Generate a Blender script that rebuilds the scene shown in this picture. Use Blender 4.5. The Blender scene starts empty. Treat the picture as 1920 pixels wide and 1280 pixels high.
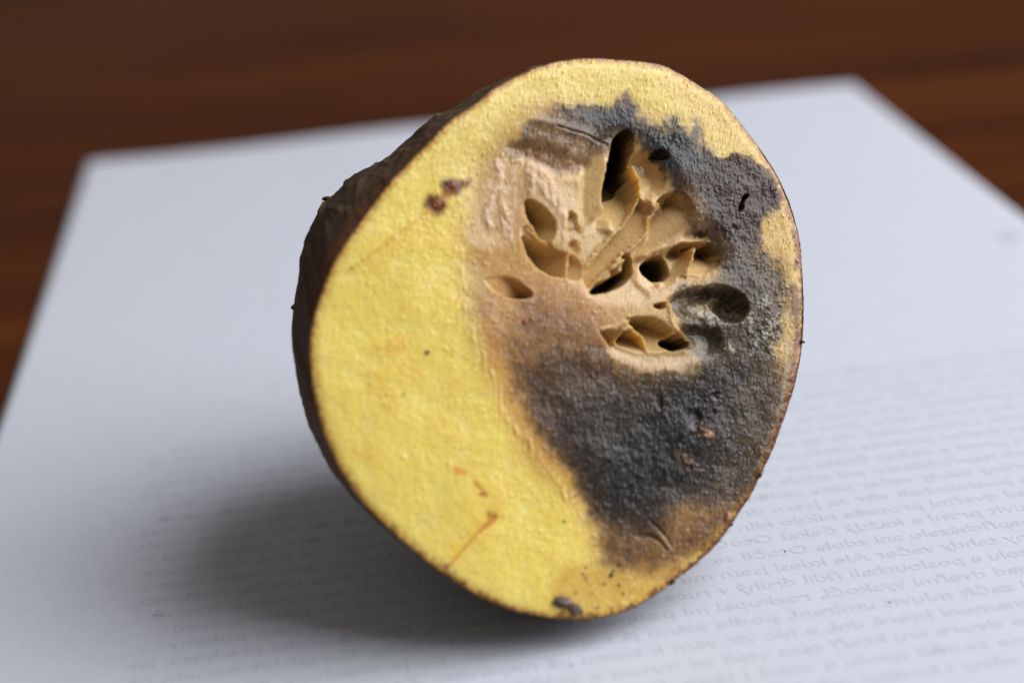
import bpy, math, random
import numpy as np
from mathutils import Matrix, Vector, Euler

# ------------------------------------------------------------------ camera
S = bpy.context.scene
COL = S.collection
CM = 0.01
FPX = 3400.0                                     # focal length in units of a 1920 px wide frame
CAM_ROT = tuple(math.radians(a) for a in (68.198215, 4.11684105, -7.14856807))
CAM_LOC = np.array([-4.10101429, -48.48250787, 12.6418668])
cam = bpy.data.objects.new('camera', bpy.data.cameras.new('camera'))
COL.objects.link(cam)
cam.location = CAM_LOC * CM
cam.rotation_euler = CAM_ROT
cam.data.sensor_width = 22.3
cam.data.lens = 22.3 * FPX / 1920
cam.data.clip_start = 0.02
cam.data.clip_end = 50
cam.data.dof.use_dof = True
cam.data.dof.focus_distance = 0.257
cam.data.dof.aperture_fstop = 4.8
cam.data.dof.aperture_blades = 7
S.camera = cam

# ------------------------------------------------------------------ light
w = bpy.data.worlds.new('World')
S.world = w
w.use_nodes = True
bg = w.node_tree.nodes['Background']
bg.inputs[0].default_value = (1.0, 0.89, 0.80, 1)
bg.inputs[1].default_value = 0.15

def area(name, loc, target, size, power, color):
    l = bpy.data.lights.new(name, 'AREA')
    l.shape = 'RECTANGLE'
    l.size, l.size_y = size
    l.energy = power
    l.color = color
    o = bpy.data.objects.new(name, l)
    COL.objects.link(o)
    o.location = loc
    d = Vector(target) - Vector(loc)
    o.rotation_euler = d.to_track_quat('-Z', 'Y').to_euler()
    return o

area('window_light', (0.82, -0.40, 0.75), (0.0, -0.22, 0.03), (1.15, 1.15), 21.6, (0.975, 0.98, 1.0))
S.view_settings.view_transform = 'Standard'
S.view_settings.look = 'None'
S.view_settings.exposure = 0.0
S.view_settings.gamma = 1.0

# ------------------------------------------------------------------ helpers
R = np.array(Euler(CAM_ROT, 'XYZ').to_matrix())

def ray(px, py):
    px = np.asarray(px, float); py = np.asarray(py, float)
    d = np.stack([(px - 960) / FPX, -(py - 640) / FPX, -np.ones_like(px)], -1)
    return d @ R.T

def on_table(px, py, z=0.0):
    d = ray(px, py)
    t = (z - CAM_LOC[2]) / d[..., 2]
    return CAM_LOC + d * t[..., None]

def lin(c):
    c = np.asarray(c, float) / 255
    return np.where(c <= 0.04045, c / 12.92, ((c + 0.055) / 1.055) ** 2.4)

def hash2(ix, iy, seed):
    h = (ix.astype(np.int64) * 374761393 + iy.astype(np.int64) * 668265263 + seed * 974634777) & 0xFFFFFFFF
    h = ((h ^ (h >> 13)) * 1274126177) & 0xFFFFFFFF
    h = (h ^ (h >> 16)) & 0xFFFFFFFF
    h = (h * 2246822519) & 0xFFFFFFFF
    h = h ^ (h >> 15)
    return (h & 0xFFFFFF) / float(0xFFFFFF)

def noise(x, y, seed=0):
    """gradient noise, about -0.7..0.7"""
    x = np.asarray(x, float); y = np.asarray(y, float)
    ix = np.floor(x); iy = np.floor(y)
    fx = x - ix; fy = y - iy
    u = fx * fx * fx * (fx * (fx * 6 - 15) + 10)
    v = fy * fy * fy * (fy * (fy * 6 - 15) + 10)
    def g(dx, dy):
        a = hash2(ix + dx, iy + dy, seed) * 2 * math.pi
        return np.cos(a) * (fx - dx) + np.sin(a) * (fy - dy)
    return (g(0, 0) * (1 - u) + g(1, 0) * u) * (1 - v) + (g(0, 1) * (1 - u) + g(1, 1) * u) * v

def fbm(x, y, seed=0, octv=4, gain=0.5):
    a = 1.0; s = 0
    for i in range(octv):
        s = s + a * noise(x * 2 ** i, y * 2 ** i, seed + 17 * i)
        a *= gain
    return s

def sm(a, b, x):
    t = np.clip((x - a) / (b - a), 0, 1)
    return t * t * (3 - 2 * t)

def poly_sd(poly, x, y, pad):
    """signed distance (inside positive) where within pad of the bounding box, else -1e9"""
    P = np.array(poly, float)
    out = np.full(x.shape, -1e9)
    m = (x > P[:, 0].min() - pad) & (x < P[:, 0].max() + pad) & (y > P[:, 1].min() - pad) & (y < P[:, 1].max() + pad)
    xs = x[m]; ys = y[m]
    d2 = np.full(xs.shape, 1e18)
    ins = np.zeros(xs.shape, bool)
    n = len(P)
    for i in range(n):
        ax, ay = P[i]; bx, by = P[(i + 1) % n]
        ex, ey = bx - ax, by - ay
        t = np.clip(((xs - ax) * ex + (ys - ay) * ey) / (ex * ex + ey * ey + 1e-12), 0, 1)
        dx = xs - ax - t * ex; dy = ys - ay - t * ey
        d2 = np.minimum(d2, dx * dx + dy * dy)
        c = ((ay > ys) != (by > ys))
        with np.errstate(divide='ignore', invalid='ignore'):
            xi = ax + (ys - ay) / (by - ay if by != ay else 1e-9) * ex
        ins ^= c & (xs < xi)
    d = np.sqrt(d2)
    out[m] = np.where(ins, d, -d)
    return out

def line_d(path, x, y, pad):
    P = np.array(path, float)
    out = np.full(x.shape, 1e9)
    m = (x > P[:, 0].min() - pad) & (x < P[:, 0].max() + pad) & (y > P[:, 1].min() - pad) & (y < P[:, 1].max() + pad)
    xs = x[m]; ys = y[m]
    d2 = np.full(xs.shape, 1e18)
    for i in range(max(1, len(P) - 1)):
        ax, ay = P[i]; bx, by = P[min(i + 1, len(P) - 1)]
        ex, ey = bx - ax, by - ay
        t = np.clip(((xs - ax) * ex + (ys - ay) * ey) / (ex * ex + ey * ey + 1e-12), 0, 1)
        d2 = np.minimum(d2, (xs - ax - t * ex) ** 2 + (ys - ay - t * ey) ** 2)
    out[m] = np.sqrt(d2)
    return out

def smooth_closed(pts, per=8):
    P = np.array(pts, float); n = len(P); out = []
    for i in range(n):
        p0, p1, p2, p3 = P[i - 1], P[i], P[(i + 1) % n], P[(i + 2) % n]
        for k in range(per):
            t = k / per
            out.append(0.5 * ((2 * p1) + (-p0 + p2) * t + (2 * p0 - 5 * p1 + 4 * p2 - p3) * t * t + (-p0 + 3 * p1 - 3 * p2 + p3) * t ** 3))
    return np.array(out)

def mesh_np(name, V, F, mat=None, color=None, smooth=True, attrs=None):
    """V (n,3) in metres, F (m,k)"""
    me = bpy.data.meshes.new(name)
    F = np.asarray(F, np.int32); k = F.shape[1]
    me.vertices.add(len(V)); me.vertices.foreach_set('co', np.asarray(V, np.float32).ravel())
    me.loops.add(F.size); me.loops.foreach_set('vertex_index', F.ravel())
    me.polygons.add(len(F)); me.polygons.foreach_set('loop_start', np.arange(0, F.size, k, dtype=np.int32))
    me.polygons.foreach_set('use_smooth', np.full(len(F), smooth))
    me.update(calc_edges=True)
    if color is not None:
        a = me.color_attributes.new('tint', 'FLOAT_COLOR', 'POINT')
        c = np.ones((len(V), 4), np.float32); c[:, :3] = color
        a.data.foreach_set('color', c.ravel())
    for nm, arr in (attrs or {}).items():
        a = me.attributes.new(nm, 'FLOAT', 'POINT')
        a.data.foreach_set('value', np.asarray(arr, np.float32).ravel())
    if mat: me.materials.append(mat)
    return me

def link(name, me, parent=None, label=None, cat=None, group=None, kind=None):
    o = bpy.data.objects.new(name, me)
    COL.objects.link(o)
    if parent is not None: o.parent = parent
    if label: o['label'] = label
    if cat: o['category'] = cat
    if group: o['group'] = group
    if kind: o['kind'] = kind
    return o

class NT:
    def __init__(self, name):
        self.m = bpy.data.materials.new(name); self.m.use_nodes = True
        self.t = self.m.node_tree; self.n = self.t.nodes
        self.p = self.n['Principled BSDF']
    def add(self, typ, **kw):
        nd = self.n.new(typ)
        for k, v in kw.items(): setattr(nd, k, v)
        return nd
    def link(self, a, b): self.t.links.new(a, b)
    def noise(self, vec, scale, detail=4, rough=0.5, dist=0):
        nd = self.add('ShaderNodeTexNoise')
        nd.inputs['Scale'].default_value = scale; nd.inputs['Detail'].default_value = detail
        nd.inputs['Roughness'].default_value = rough; nd.inputs['Distortion'].default_value = dist
        if vec is not None: self.link(vec, nd.inputs['Vector'])
        return nd
    def ramp(self, fac, stops):
        nd = self.add('ShaderNodeValToRGB')
        while len(nd.color_ramp.elements) < len(stops): nd.color_ramp.elements.new(0.5)
        for e, (p, c) in zip(nd.color_ramp.elements, stops):
            e.position = p; e.color = (*c, 1)
        self.link(fac, nd.inputs[0]); return nd
    def mix(self, fac, a, b, mode='MIX'):
        nd = self.add('ShaderNodeMix', data_type='RGBA', blend_type=mode)
        for s, v in ((nd.inputs[0], fac), (nd.inputs[6], a), (nd.inputs[7], b)):
            if hasattr(v, 'default_value') or hasattr(v, 'is_linked'): self.link(v, s)
            elif isinstance(v, (int, float)): s.default_value = v
            else: s.default_value = (*v, 1)
        return nd.outputs[2]
    def bump(self, h, dist, strength=1.0, normal=None):
        nd = self.add('ShaderNodeBump'); nd.inputs['Strength'].default_value = strength
        nd.inputs['Distance'].default_value = dist
        self.link(h, nd.inputs['Height'])
        if normal is not None: self.link(normal, nd.inputs['Normal'])
        return nd.outputs[0]

# ------------------------------------------------------------------ the wooden table
T = NT('varnished_wood')
tc = T.add('ShaderNodeTexCoord')
mp = T.add('ShaderNodeMapping'); mp.inputs['Scale'].default_value = (1.6, 16, 1)
mp.inputs['Rotation'].default_value = (0, 0, math.radians(6))
T.link(tc.outputs['Object'], mp.inputs[0])
n1 = T.noise(mp.outputs[0], 1.6, 6, 0.6, 0.6)
n2 = T.noise(mp.outputs[0], 9.0, 5, 0.6, 0.2)
r1 = T.ramp(n1.outputs[0], [(0.30, (0.036, 0.0085, 0.0022)), (0.50, (0.076, 0.0190, 0.0040)), (0.72, (0.128, 0.034, 0.0055))])
r2 = T.ramp(n2.outputs[0], [(0.35, (0.8, 0.8, 0.8)), (0.7, (1.1, 1.1, 1.1))])
T.link(T.mix(1.0, r1.outputs[0], r2.outputs[0], 'MULTIPLY'), T.p.inputs['Base Color'])
T.p.inputs['Roughness'].default_value = 0.38
T.p.inputs['Specular IOR Level'].default_value = 0.03
T.link(T.bump(n2.outputs[0], 0.0002, 0.4), T.p.inputs['Normal'])
nx, ny = 121, 101
gx, gy = np.meshgrid(np.linspace(-1.2, 1.2, nx), np.linspace(-0.75, 1.35, ny))
V = np.stack([gx, gy, np.full_like(gx, -0.0005)], -1).reshape(-1, 3)
idx = np.arange(nx * ny).reshape(ny, nx)
F = np.stack([idx[:-1, :-1], idx[:-1, 1:], idx[1:, 1:], idx[1:, :-1]], -1).reshape(-1, 4)
# table top has thickness: skirt + underside
b = len(V)
th = 0.03
rimv = np.array([[-1.2, -0.75, -th], [1.2, -0.75, -th], [1.2, 1.35, -th], [-1.2, 1.35, -th]])
cidx = [idx[0, 0], idx[0, -1], idx[-1, -1], idx[-1, 0]]
V = np.vstack([V, rimv])
F = np.vstack([F, [[b, b + 3, b + 2, b + 1]], [[cidx[i], b + i, b + (i + 1) % 4, cidx[(i + 1) % 4]] for i in range(4)]])
tab = link('table_top', mesh_np('table_top', V, F, T.m, smooth=False), kind='structure',
           label='dark reddish brown varnished wooden table top under the paper')

# ------------------------------------------------------------------ the sheet of paper
def paper_h(x, y):
    """waviness of the sheet (cm)"""
    k = sm(-11, -1, y)
    h = 0.05 * k * (np.sin(x * 0.62 + 2.6) + 0.4) * 0.6
    h = h + 0.05 * sm(-3, 0, y) * sm(-6, -1, -np.abs(x + 3))
    return np.maximum(h, 0)

P = NT('office_paper')
tc = P.add('ShaderNodeTexCoord')
fib = P.noise(tc.outputs['Object'], 1400, 4, 0.65)
cl = P.noise(tc.outputs['Object'], 260, 3, 0.5)
pr = P.ramp(fib.outputs[0], [(0.3, (0.63, 0.665, 0.765)), (0.7, (0.675, 0.71, 0.80))])
pc = P.ramp(cl.outputs[0], [(0.3, (0.965, 0.965, 0.965)), (0.7, (1, 1, 1))])
pcol = P.mix(1.0, pr.outputs[0], pc.outputs[0], 'MULTIPLY')
# two faint grey stains
for (sx, sy, rr, st) in [(0.0964, -0.143, 0.0035, 0.45), (0.0965, -0.0306, 0.006, 0.16), (-0.02, -0.02, 0.001, 0.0)]:
    vd = P.add('ShaderNodeVectorMath', operation='DISTANCE')
    P.link(tc.outputs['Object'], vd.inputs[0]); vd.inputs[1].default_value = (sx, sy, 0)
    mr = P.add('ShaderNodeMapRange'); mr.interpolation_type = 'SMOOTHSTEP'
    mr.inputs[1].default_value = rr; mr.inputs[2].default_value = rr * 0.2
    mr.inputs[3].default_value = 0; mr.inputs[4].default_value = st
    P.link(vd.outputs['Value'], mr.inputs[0])
    pcol = P.mix(mr.outputs[0], pcol, (0.22, 0.235, 0.27))
P.link(pcol, P.p.inputs['Base Color'])
P.p.inputs['Roughness'].default_value = 0.75
P.p.inputs['Specular IOR Level'].default_value = 0.25
P.link(P.bump(fib.outputs[0], 0.00003, 0.6), P.p.inputs['Normal'])

nx, ny = 169, 239
gx, gy = np.meshgrid(np.linspace(-10.4, 10.4, nx), np.linspace(-30.4, -0.9, ny))
top = np.stack([gx, gy, paper_h(gx, gy) + 0.012], -1).reshape(-1, 3)
bot = top - [0, 0, 0.0105]
idx = np.arange(nx * ny).reshape(ny, nx)
Ft = np.stack([idx[:-1, :-1], idx[:-1, 1:], idx[1:, 1:], idx[1:, :-1]], -1).reshape(-1, 4)
nb = nx * ny
ring = np.concatenate([idx[0, :-1], idx[:-1, -1], idx[-1, :0:-1], idx[:0:-1, 0]])
Fs = np.stack([ring, ring + nb, np.roll(ring, -1) + nb, np.roll(ring, -1)], -1)
paper = bpy.data.objects.new('paper_sheet', None)
COL.objects.link(paper)
paper['label'] = 'white sheet of printer paper with mirrored print showing through, lying on the wooden table'
paper['category'] = 'sheet of paper'
link('sheet', mesh_np('sheet', np.vstack([top, bot]) * CM, np.vstack([Ft, Ft[:, ::-1] + nb, Fs]), P.m), paper)

# print of the other side, showing through mirrored
LINES = [
 'kapitola a všichni kolem něho mlčeli. Dveře na konci chodby',
 'zůstaly otevřené a z pokoje bylo slyšet tiché kroky, které se',
 'vracely ke stolu. Nikdo z nich se neotočil, jen starý muž v rohu',
 'zvedl hlavu a podíval se k oknu. Venku už byla tma a po skle',
 'stékal déšť. Zase jsem si vzpomněl na cestu, kterou jsme šli',
 'celé odpoledne, a na psa, který běžel před námi až k lesu. Bylo',
 'to dávno, snad před rokem, a přece jsem všechno viděl jasně',
 've světle lampy. Potom se dveře zavřely a kroky utichly. Hlas',
 'se ozval znovu, tentokrát blíž, a já jsem věděl, že musím vstát',
 'a jít mu naproti, i když se mi vůbec nechtělo. Kdesi dole v',
 'domě se rozsvítilo a někdo zavolal. Pokoj byl prázdný v ruce',
 'jsem držel klíč od zadních vrat a čekal. Potom jsem vstal ruce v',
 'klín a šel po schodech dolů. Tma. Vedle mne kráčel muž, váž',
 'Otočil se, zasalutoval a zmizel mi z očí na opačné straně.',
 'Otočil se. Uviděl jsem muže z pokoje, dal se do pozoru. Snad',
 'Ale kdesi jsem mu rozepnul sako. Trhl rukou. Jako by jeho pohyby',
 'řídil druhý v ruce samopal a mířil na něj. Přesně podle předpisu. Jak',
 'vyskočí, rozkopal mi podpalubí, pouzdro bodáku. Co já? Už nejsem na',
 'umíraní, podle plánu já nejsem první. To je všechno, co vím o tom',
 'dni, a nic víc vám k tomu už nepovím. Zeptejte se raději jiných,',
 'kteří tam stáli se mnou a viděli totéž, jen z druhé strany ulice',
 'a snad i lépe. Potom zavřel sešit, uklidil tužku a beze slova',
 'odešel. Na stole zůstala jen lampa a prázdný hrnek od kávy.',
]
I = NT('print_showing_through')
tc = I.add('ShaderNodeTexCoord')
ink = I.noise(tc.outputs['Object'], 900, 3, 0.6)
ir = I.ramp(ink.outputs[0], [(0.35, (0.555, 0.595, 0.69)), (0.65, (0.625, 0.66, 0.755))])
I.link(ir.outputs[0], I.p.inputs['Base Color'])
I.p.inputs['Roughness'].default_value = 0.75
I.p.inputs['Specular IOR Level'].default_value = 0.25
PITCH = 0.43
Y0 = -25.8
bpy.context.view_layer.update()
FILL = ('tehdy večer jsme seděli spolu u stolu a poslouchali vítr za okny i hodiny nad dveřmi protože nikdo '
        'nechtěl začít mluvit první a každý čekal na znamení které nepřicházelo ani zdola ze dvora ani od brány').split()
fi = 0
for i in range(len(LINES)):
    pre = []
    while len(LINES[i]) + sum(len(w_) + 1 for w_ in pre) < 98:
        pre.append(FILL[fi % len(FILL)]); fi += 1
    LINES[i] = ' '.join(pre + [LINES[i]])
for i, s in enumerate(LINES):
    cu = bpy.data.curves.new('text_line', 'FONT')
    cu.body = s
    cu.size = 0.33
    cu.offset = 0.005
    cu.resolution_u = 2
    tmp = bpy.data.objects.new('tmp', cu)
    COL.objects.link(tmp)
    bpy.context.view_layer.update()
    ev = tmp.evaluated_get(bpy.context.evaluated_depsgraph_get())
    me = bpy.data.meshes.new_from_object(ev)
    bpy.data.objects.remove(tmp)
    v = np.empty(len(me.vertices) * 3); me.vertices.foreach_get('co', v); v = v.reshape(-1, 3)
    rnd = random.Random(i)
    width = {13: 15.35, 14: 14.95, 15: 15.0}.get(i, 15.75 - rnd.random() * 0.5)
    v[:, 0] *= width / v[:, 0].max()
    x = 8.0 - v[:, 0]; y = v[:, 1] + Y0 - (i - 13) * PITCH
    z = paper_h(x, y) + 0.0145
    v = np.stack([x, y, z], -1) * CM
    me.vertices.foreach_set('co', v.ravel().astype(np.float32))
    me.flip_normals()
    me.materials.clear(); me.materials.append(I.m)
    me.update()
    link('text_line', me, paper)

# ------------------------------------------------------------------ the potato: cut plane
n_cam = np.array([math.sin(math.radians(17)), math.sin(math.radians(9)), 0.0])
n_cam[2] = math.sqrt(1 - n_cam[0] ** 2 - n_cam[1] ** 2)
N = R @ n_cam                                       # outward normal of the cut face (world)
HB = 0.52                                           # height of the lowest point of the face (cm)
A0 = on_table(1065, 1160, HB)
U = np.cross([0, 0, 1.0], N); U /= np.linalg.norm(U)
W = np.cross(N, U)

def on_face(px, py):
    d = ray(px, py)
    t = ((A0 - CAM_LOC) @ N) / (d @ N)
    return CAM_LOC + d * t[..., None]

def to_px(Pw):
    q = (Pw - CAM_LOC) @ R
    return 960 + FPX * q[..., 0] / -q[..., 2], 640 - FPX * q[..., 1] / -q[..., 2]

OUT = [(1040,115),(1080,109),(1120,108),(1170,110),(1220,118),(1262,130),(1300,150),(1335,172),(1357,190),(1385,225),(1415,262),(1440,298),(1462,335),(1478,370),(1490,405),(1500,445),(1505,490),(1507,540),(1509,600),(1506,640),(1500,680),(1492,720),(1480,760),(1465,800),(1452,840),(1430,885),(1415,915),(1395,950),(1372,985),(1345,1020),(1310,1053),(1270,1085),(1230,1115),(1190,1138),(1150,1152),(1105,1160),(1065,1160),(1020,1157),(980,1148),(940,1135),(900,1117),(860,1093),(825,1070),(800,1050),(760,1018),(720,980),(690,950),(665,920),(640,880),(618,835),(603,790),(592,745),(585,700),(582,660),(584,620),(592,585),(605,545),(623,500),(643,463),(679,411),(714,364),(754,317),(799,273),(844,227),(887,197),(938,158),(985,135)]
OUTS = smooth_closed(OUT, 10)
C0 = np.array([1050.0, 640.0])
oa = np.unwrap(np.arctan2(OUTS[:, 1] - C0[1], OUTS[:, 0] - C0[0]))
orr = np.hypot(OUTS[:, 0] - C0[0], OUTS[:, 1] - C0[1])
if oa[-1] < oa[0]: oa = oa[::-1]; orr = orr[::-1]
oa_ext = np.concatenate([oa - 2 * math.pi, oa, oa + 2 * math.pi]); or_ext = np.tile(orr, 3)
def out_r(a):
    r = np.interp(a, oa_ext, or_ext)
    return r * (1 + 0.0022 * noise(a * 22, a * 0 + 3.3, 5) + 0.0035 * noise(a * 7, a * 0 + 9.1, 8) + 0.0018 * noise(a * 70, a * 0, 6)
                + 0.0075 * np.clip(noise(a * 38, a * 0 + 5.5, 7) - 0.12, 0, 1) * sm(-0.5, 0.3, np.sin(a)))

# square grid -> disc -> outline
G = 960
s1 = np.linspace(-1, 1, G)
A, B = np.meshgrid(s1, s1)
big = np.abs(A) > np.abs(B)
with np.errstate(divide='ignore', invalid='ignore'):
    rr = np.where(big, A, B)
    phi = np.where(big, (math.pi / 4) * B / A, math.pi / 2 - (math.pi / 4) * A / B)
phi = np.nan_to_num(phi)
phi = np.where(rr < 0, phi + math.pi, phi); rho = np.abs(rr)
Rr = out_r(phi)
PX = (C0[0] + rho * Rr * np.cos(phi)).ravel(); PY = (C0[1] + rho * Rr * np.sin(phi)).ravel()
edge = ((1 - rho) * Rr).ravel()                     # rough distance to the skin in px

base = on_face(PX, PY)
# ---- domain warps
wx = 7 * fbm(PX / 38, PY / 38, 11, 3); wy = 7 * fbm(PX / 38, PY / 38, 12, 3)
fx_ = 3.2 * fbm(PX / 9, PY / 11, 13, 2); fy_ = 3.2 * fbm(PX / 9, PY / 11, 14, 2)
XA, YA = PX + 2.0 * wx + 1.5 * fx_, PY + 2.0 * wy + 1.7 * fy_      # ragged colour borders
XC, YC = PX + 0.25 * wx + 0.45 * fx_, PY + 0.25 * wy + 0.45 * fy_  # cavities, slightly torn edges
XR, YR = PX + 0.6 * wx + 1.3 * fx_, PY + 0.6 * wy + 1.3 * fy_      # more torn

streak = fbm((PX + 0.22 * PY) / 5.2, (PY - 0.1 * PX) / 11.0, 21, 3, 0.6)
grain = fbm(PX / 4.2, PY / 5.5, 22, 2, 0.6)
mott = fbm(PX / 60, PY / 60, 23, 4)
mid = fbm(PX / 16, PY / 20, 24, 3)
big_ = noise(PX / 170, PY / 170, 25)

def alb(c, k=0.84):
    return np.clip(lin(c) / k, 0, 0.93)

n_ = len(PX)
C = np.tile(alb((240, 206, 106)), (n_, 1))
rot = np.zeros(n_)            # 0 healthy .. 1 decayed tissue

def mixin(a, col, k=0.84):
    global C
    col = alb(col, k)
    C = C * (1 - a[:, None]) + col * a[:, None]

def area_(poly, col, soft, st=1.0, XY=None, spl=True):
    x, y = XY if XY is not None else (XA, YA)
    p = smooth_closed(poly, 5) if spl else poly
    sd = poly_sd(p, x, y, soft * 1.2 + 4)
    a = sm(-soft, soft, sd) * st
    mixin(a, col)
    return a

def stroke(path, r, col, st=1.0, XY=None, soft=1.0):
    x, y = XY if XY is not None else (XR, YR)
    d = line_d(path, x, y, r * 2 + 4)
    a = np.clip((1 - sm(r * (1 - soft), r * 1.5, d)) * (1.8 if 15 < r < 24 and st > 0.9 else 1.0), 0, 1) * st
    mixin(a, col)
    return a

# healthy flesh: patches and creamier rim
mixin(sm(-0.15, 0.6, mott) * 0.22, (226, 184, 84))
mixin(sm(0.05, 0.6, -mott) * 0.3, (238, 210, 138))
mixin((1 - sm(8, 75, edge)) * 0.45, (226, 205, 122))
area_([(860,220),(960,150),(1080,105),(1200,105),(1320,150),(1430,280),(1330,310),(1230,250),(1100,200),(1000,210),(920,290),(820,330)], (224,202,124), 30, 0.7)
area_([(1250,120),(1330,160),(1420,260),(1490,400),(1500,500),(1430,470),(1400,300),(1300,250)], (212,184,112), 22, 0.7)
# tan tissue round the core
tan = area_([(1000,200),(930,260),(885,330),(868,430),(872,540),(890,640),(930,720),(965,800),(1000,860),(1060,910),(1090,960),(1115,1020),(1120,1070),(1180,1090),(1260,1075),(1360,980),(1440,860),(1490,700),(1500,560),(1470,430),(1440,310),(1330,290),(1220,215),(1100,195)], (182,147,94), 40, 0.95)
area_([(985,300),(940,400),(905,480),(925,560),(960,600),(1060,640),(1140,640),(1200,560),(1130,520),(1060,510),(985,470)], (196,152,92), 22, 0.7)
area_([(900,570),(960,590),(1100,620),(1130,690),(1060,760),(990,760),(935,680)], (176,132,84), 26, 0.75)
area_([(1000,500),(1110,520),(1180,570),(1140,620),(1040,610),(980,560)], (188,146,104), 24, 0.8)
area_([(975,560),(1110,600),(1150,680),(1110,760),(1020,740),(985,650)], (156,116,82), 26, 0.75)
# brown transition band at the lower left of the rot
area_([(950,640),(985,760),(1040,850),(1100,910),(1120,980),(1150,1050),(1240,1060),(1330,1010),(1260,940),(1100,820),(1030,700)], (146,104,64), 34, 0.75)
area_([(925,600),(960,720),(1020,830),(1090,900),(1075,925),(1000,860),(945,760),(915,660)], (203,155,74), 30, 0.6)
# grey brown lower rot
g1 = area_([(1010,690),(1060,665),(1120,670),(1180,690),(1290,690),(1370,650),(1440,660),(1475,720),(1462,800),(1430,880),(1395,940),(1345,960),(1290,940),(1262,975),(1240,1005),(1180,1000),(1125,965),(1085,900),(1045,845),(1010,790),(985,730)], (112,86,64), 32, 0.95)
g2 = area_([(1060,760),(1160,735),(1260,720),(1340,680),(1400,690),(1420,760),(1390,850),(1340,915),(1270,945),(1225,985),(1160,975),(1110,930),(1070,860),(1045,800)], (70,63,58), 30, 0.9)
g3 = area_([(1150,830),(1230,770),(1300,720),(1350,740),(1330,830),(1310,890),(1240,920),(1190,950),(1130,920)], (46,46,48), 28, 0.85)
area_([(1100,850),(1180,820),(1250,850),(1240,930),(1170,960),(1110,920)], (54,52,52), 24, 0.5)
area_([(1390,720),(1450,730),(1440,830),(1400,920),(1340,950),(1340,900),(1380,820)], (106,88,70), 20, 0.85)
area_([(1250,955),(1330,955),(1370,960),(1330,1030),(1260,1070),(1200,1060),(1210,1030),(1255,1000)], (168,128,78), 22, 0.8)
area_([(1330,950),(1390,930),(1350,1005),(1290,1040),(1270,1010)], (138,98,66), 22, 0.6)
area_([(1130,1000),(1200,1020),(1260,1030),(1220,1060),(1150,1060)], (144,106,66), 30, 0.8)
area_([(1050,1060),(1180,1075),(1280,1060),(1230,1120),(1120,1150),(1040,1140)], (196,154,76), 20, 0.6)
# upper grey rot
area_([(1010,215),(1060,200),(1110,205),(1150,250),(1145,285),(1060,320),(1000,300),(950,290),(975,245)], (150,122,92), 12, 0.9)
area_([(1060,215),(1110,205),(1150,225),(1150,270),(1100,260),(1060,240)], (118,98,84), 10, 0.8)
u1 = area_([(1095,205),(1150,205),(1178,188),(1200,222),(1240,240),(1262,222),(1285,250),(1310,232),(1318,280),(1345,300),(1345,360),(1290,350),(1250,330),(1225,290),(1180,255),(1145,245)], (62,64,72), 19, 0.97)
area_([(1165,180),(1180,172),(1195,212),(1160,215)], (120,98,100), 9, 0.6)
area_([(1240,330),(1330,330),(1350,430),(1400,490),(1440,560),(1440,650),(1400,660),(1395,560),(1340,470),(1290,430),(1262,360)], (100,82,66), 14, 0.9)
area_([(1330,300),(1345,300),(1385,290),(1420,310),(1450,340),(1462,380),(1440,410),(1425,440),(1415,470),(1350,440),(1320,360)], (80,54,50), 10, 0.97)
area_([(1345,320),(1400,312),(1440,345),(1436,390),(1400,420),(1350,400)], (98,72,66), 18, 0.6)
area_([(1335,480),(1400,460),(1460,500),(1475,560),(1455,640),(1400,600),(1350,540)], (98,86,74), 14, 0.75)
area_([(1420,440),(1450,400),(1480,400),(1500,440),(1500,490),(1450,480)], (202,170,102), 16, 0.9)
# reddish brown border of the black patch, streaks into the rim
stroke([(1318,285),(1340,298),(1358,302),(1382,291),(1402,294),(1420,312),(1440,322)], 6, (104,48,24), 0.8)
stroke([(1445,330),(1456,362),(1452,378)], 7, (92,46,34), 0.75)
stroke([(1420,405),(1417,440),(1410,460)], 7, (88,46,34), 0.8)
stroke([(1078,207),(1087,203)], 6, (84,48,36), 0.85); stroke([(1110,198),(1117,199)], 4, (84,48,36), 0.8)
stroke([(1052,206),(1056,203)], 4, (98,56,36), 0.7)
for p in ([(1175,178),(1172,205)], [(1262,222),(1258,240)], [(1305,225),(1300,250)], [(1314,245),(1320,270)]):
    stroke(p, 6, (128,92,86), 0.5)
# the cavity zone: pale amber walls
cav = area_([(1150,300),(1100,320),(1060,340),(1030,370),(985,370),(970,430),(980,480),(1020,515),(1080,535),(1110,560),(1170,590),(1130,620),(1150,655),(1200,685),(1290,690),(1330,640),(1350,600),(1350,520),(1340,470),(1290,440),(1300,380),(1262,350),(1240,310),(1200,280)], (194,163,112), 16, 0.85)
area_([(1060,340),(1130,290),(1150,330),(1120,400),(1150,420),(1100,520),(1065,520),(1060,430)], (194,165,114), 14, 0.6)
area_([(1190,300),(1230,300),(1240,360),(1200,420),(1180,400)], (186,152,108), 12, 0.5)
area_([(1245,355),(1300,365),(1330,420),(1280,450),(1220,460),(1215,440)], (160,126,92), 14, 0.7)
area_([(1170,530),(1200,470),(1290,450),(1300,480),(1280,530),(1200,560)], (190,160,116), 12, 0.7)
area_([(1260,545),(1330,530),(1400,560),(1400,600),(1330,640),(1290,620)], (124,110,86), 10, 0.9)
area_([(1300,570),(1355,575),(1350,606),(1300,604)], (146,144,136), 8, 0.7)
area_([(1290,610),(1350,610),(1360,660),(1290,690),(1260,670)], (112,98,76), 12, 0.75)
area_([(1150,640),(1220,655),(1290,655),(1310,680),(1240,692),(1180,680)], (186,158,116), 10, 0.8)
area_([(1335,600),(1395,596),(1440,640),(1430,690),(1350,690),(1330,650)], (98,88,72), 18, 0.9)
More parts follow.
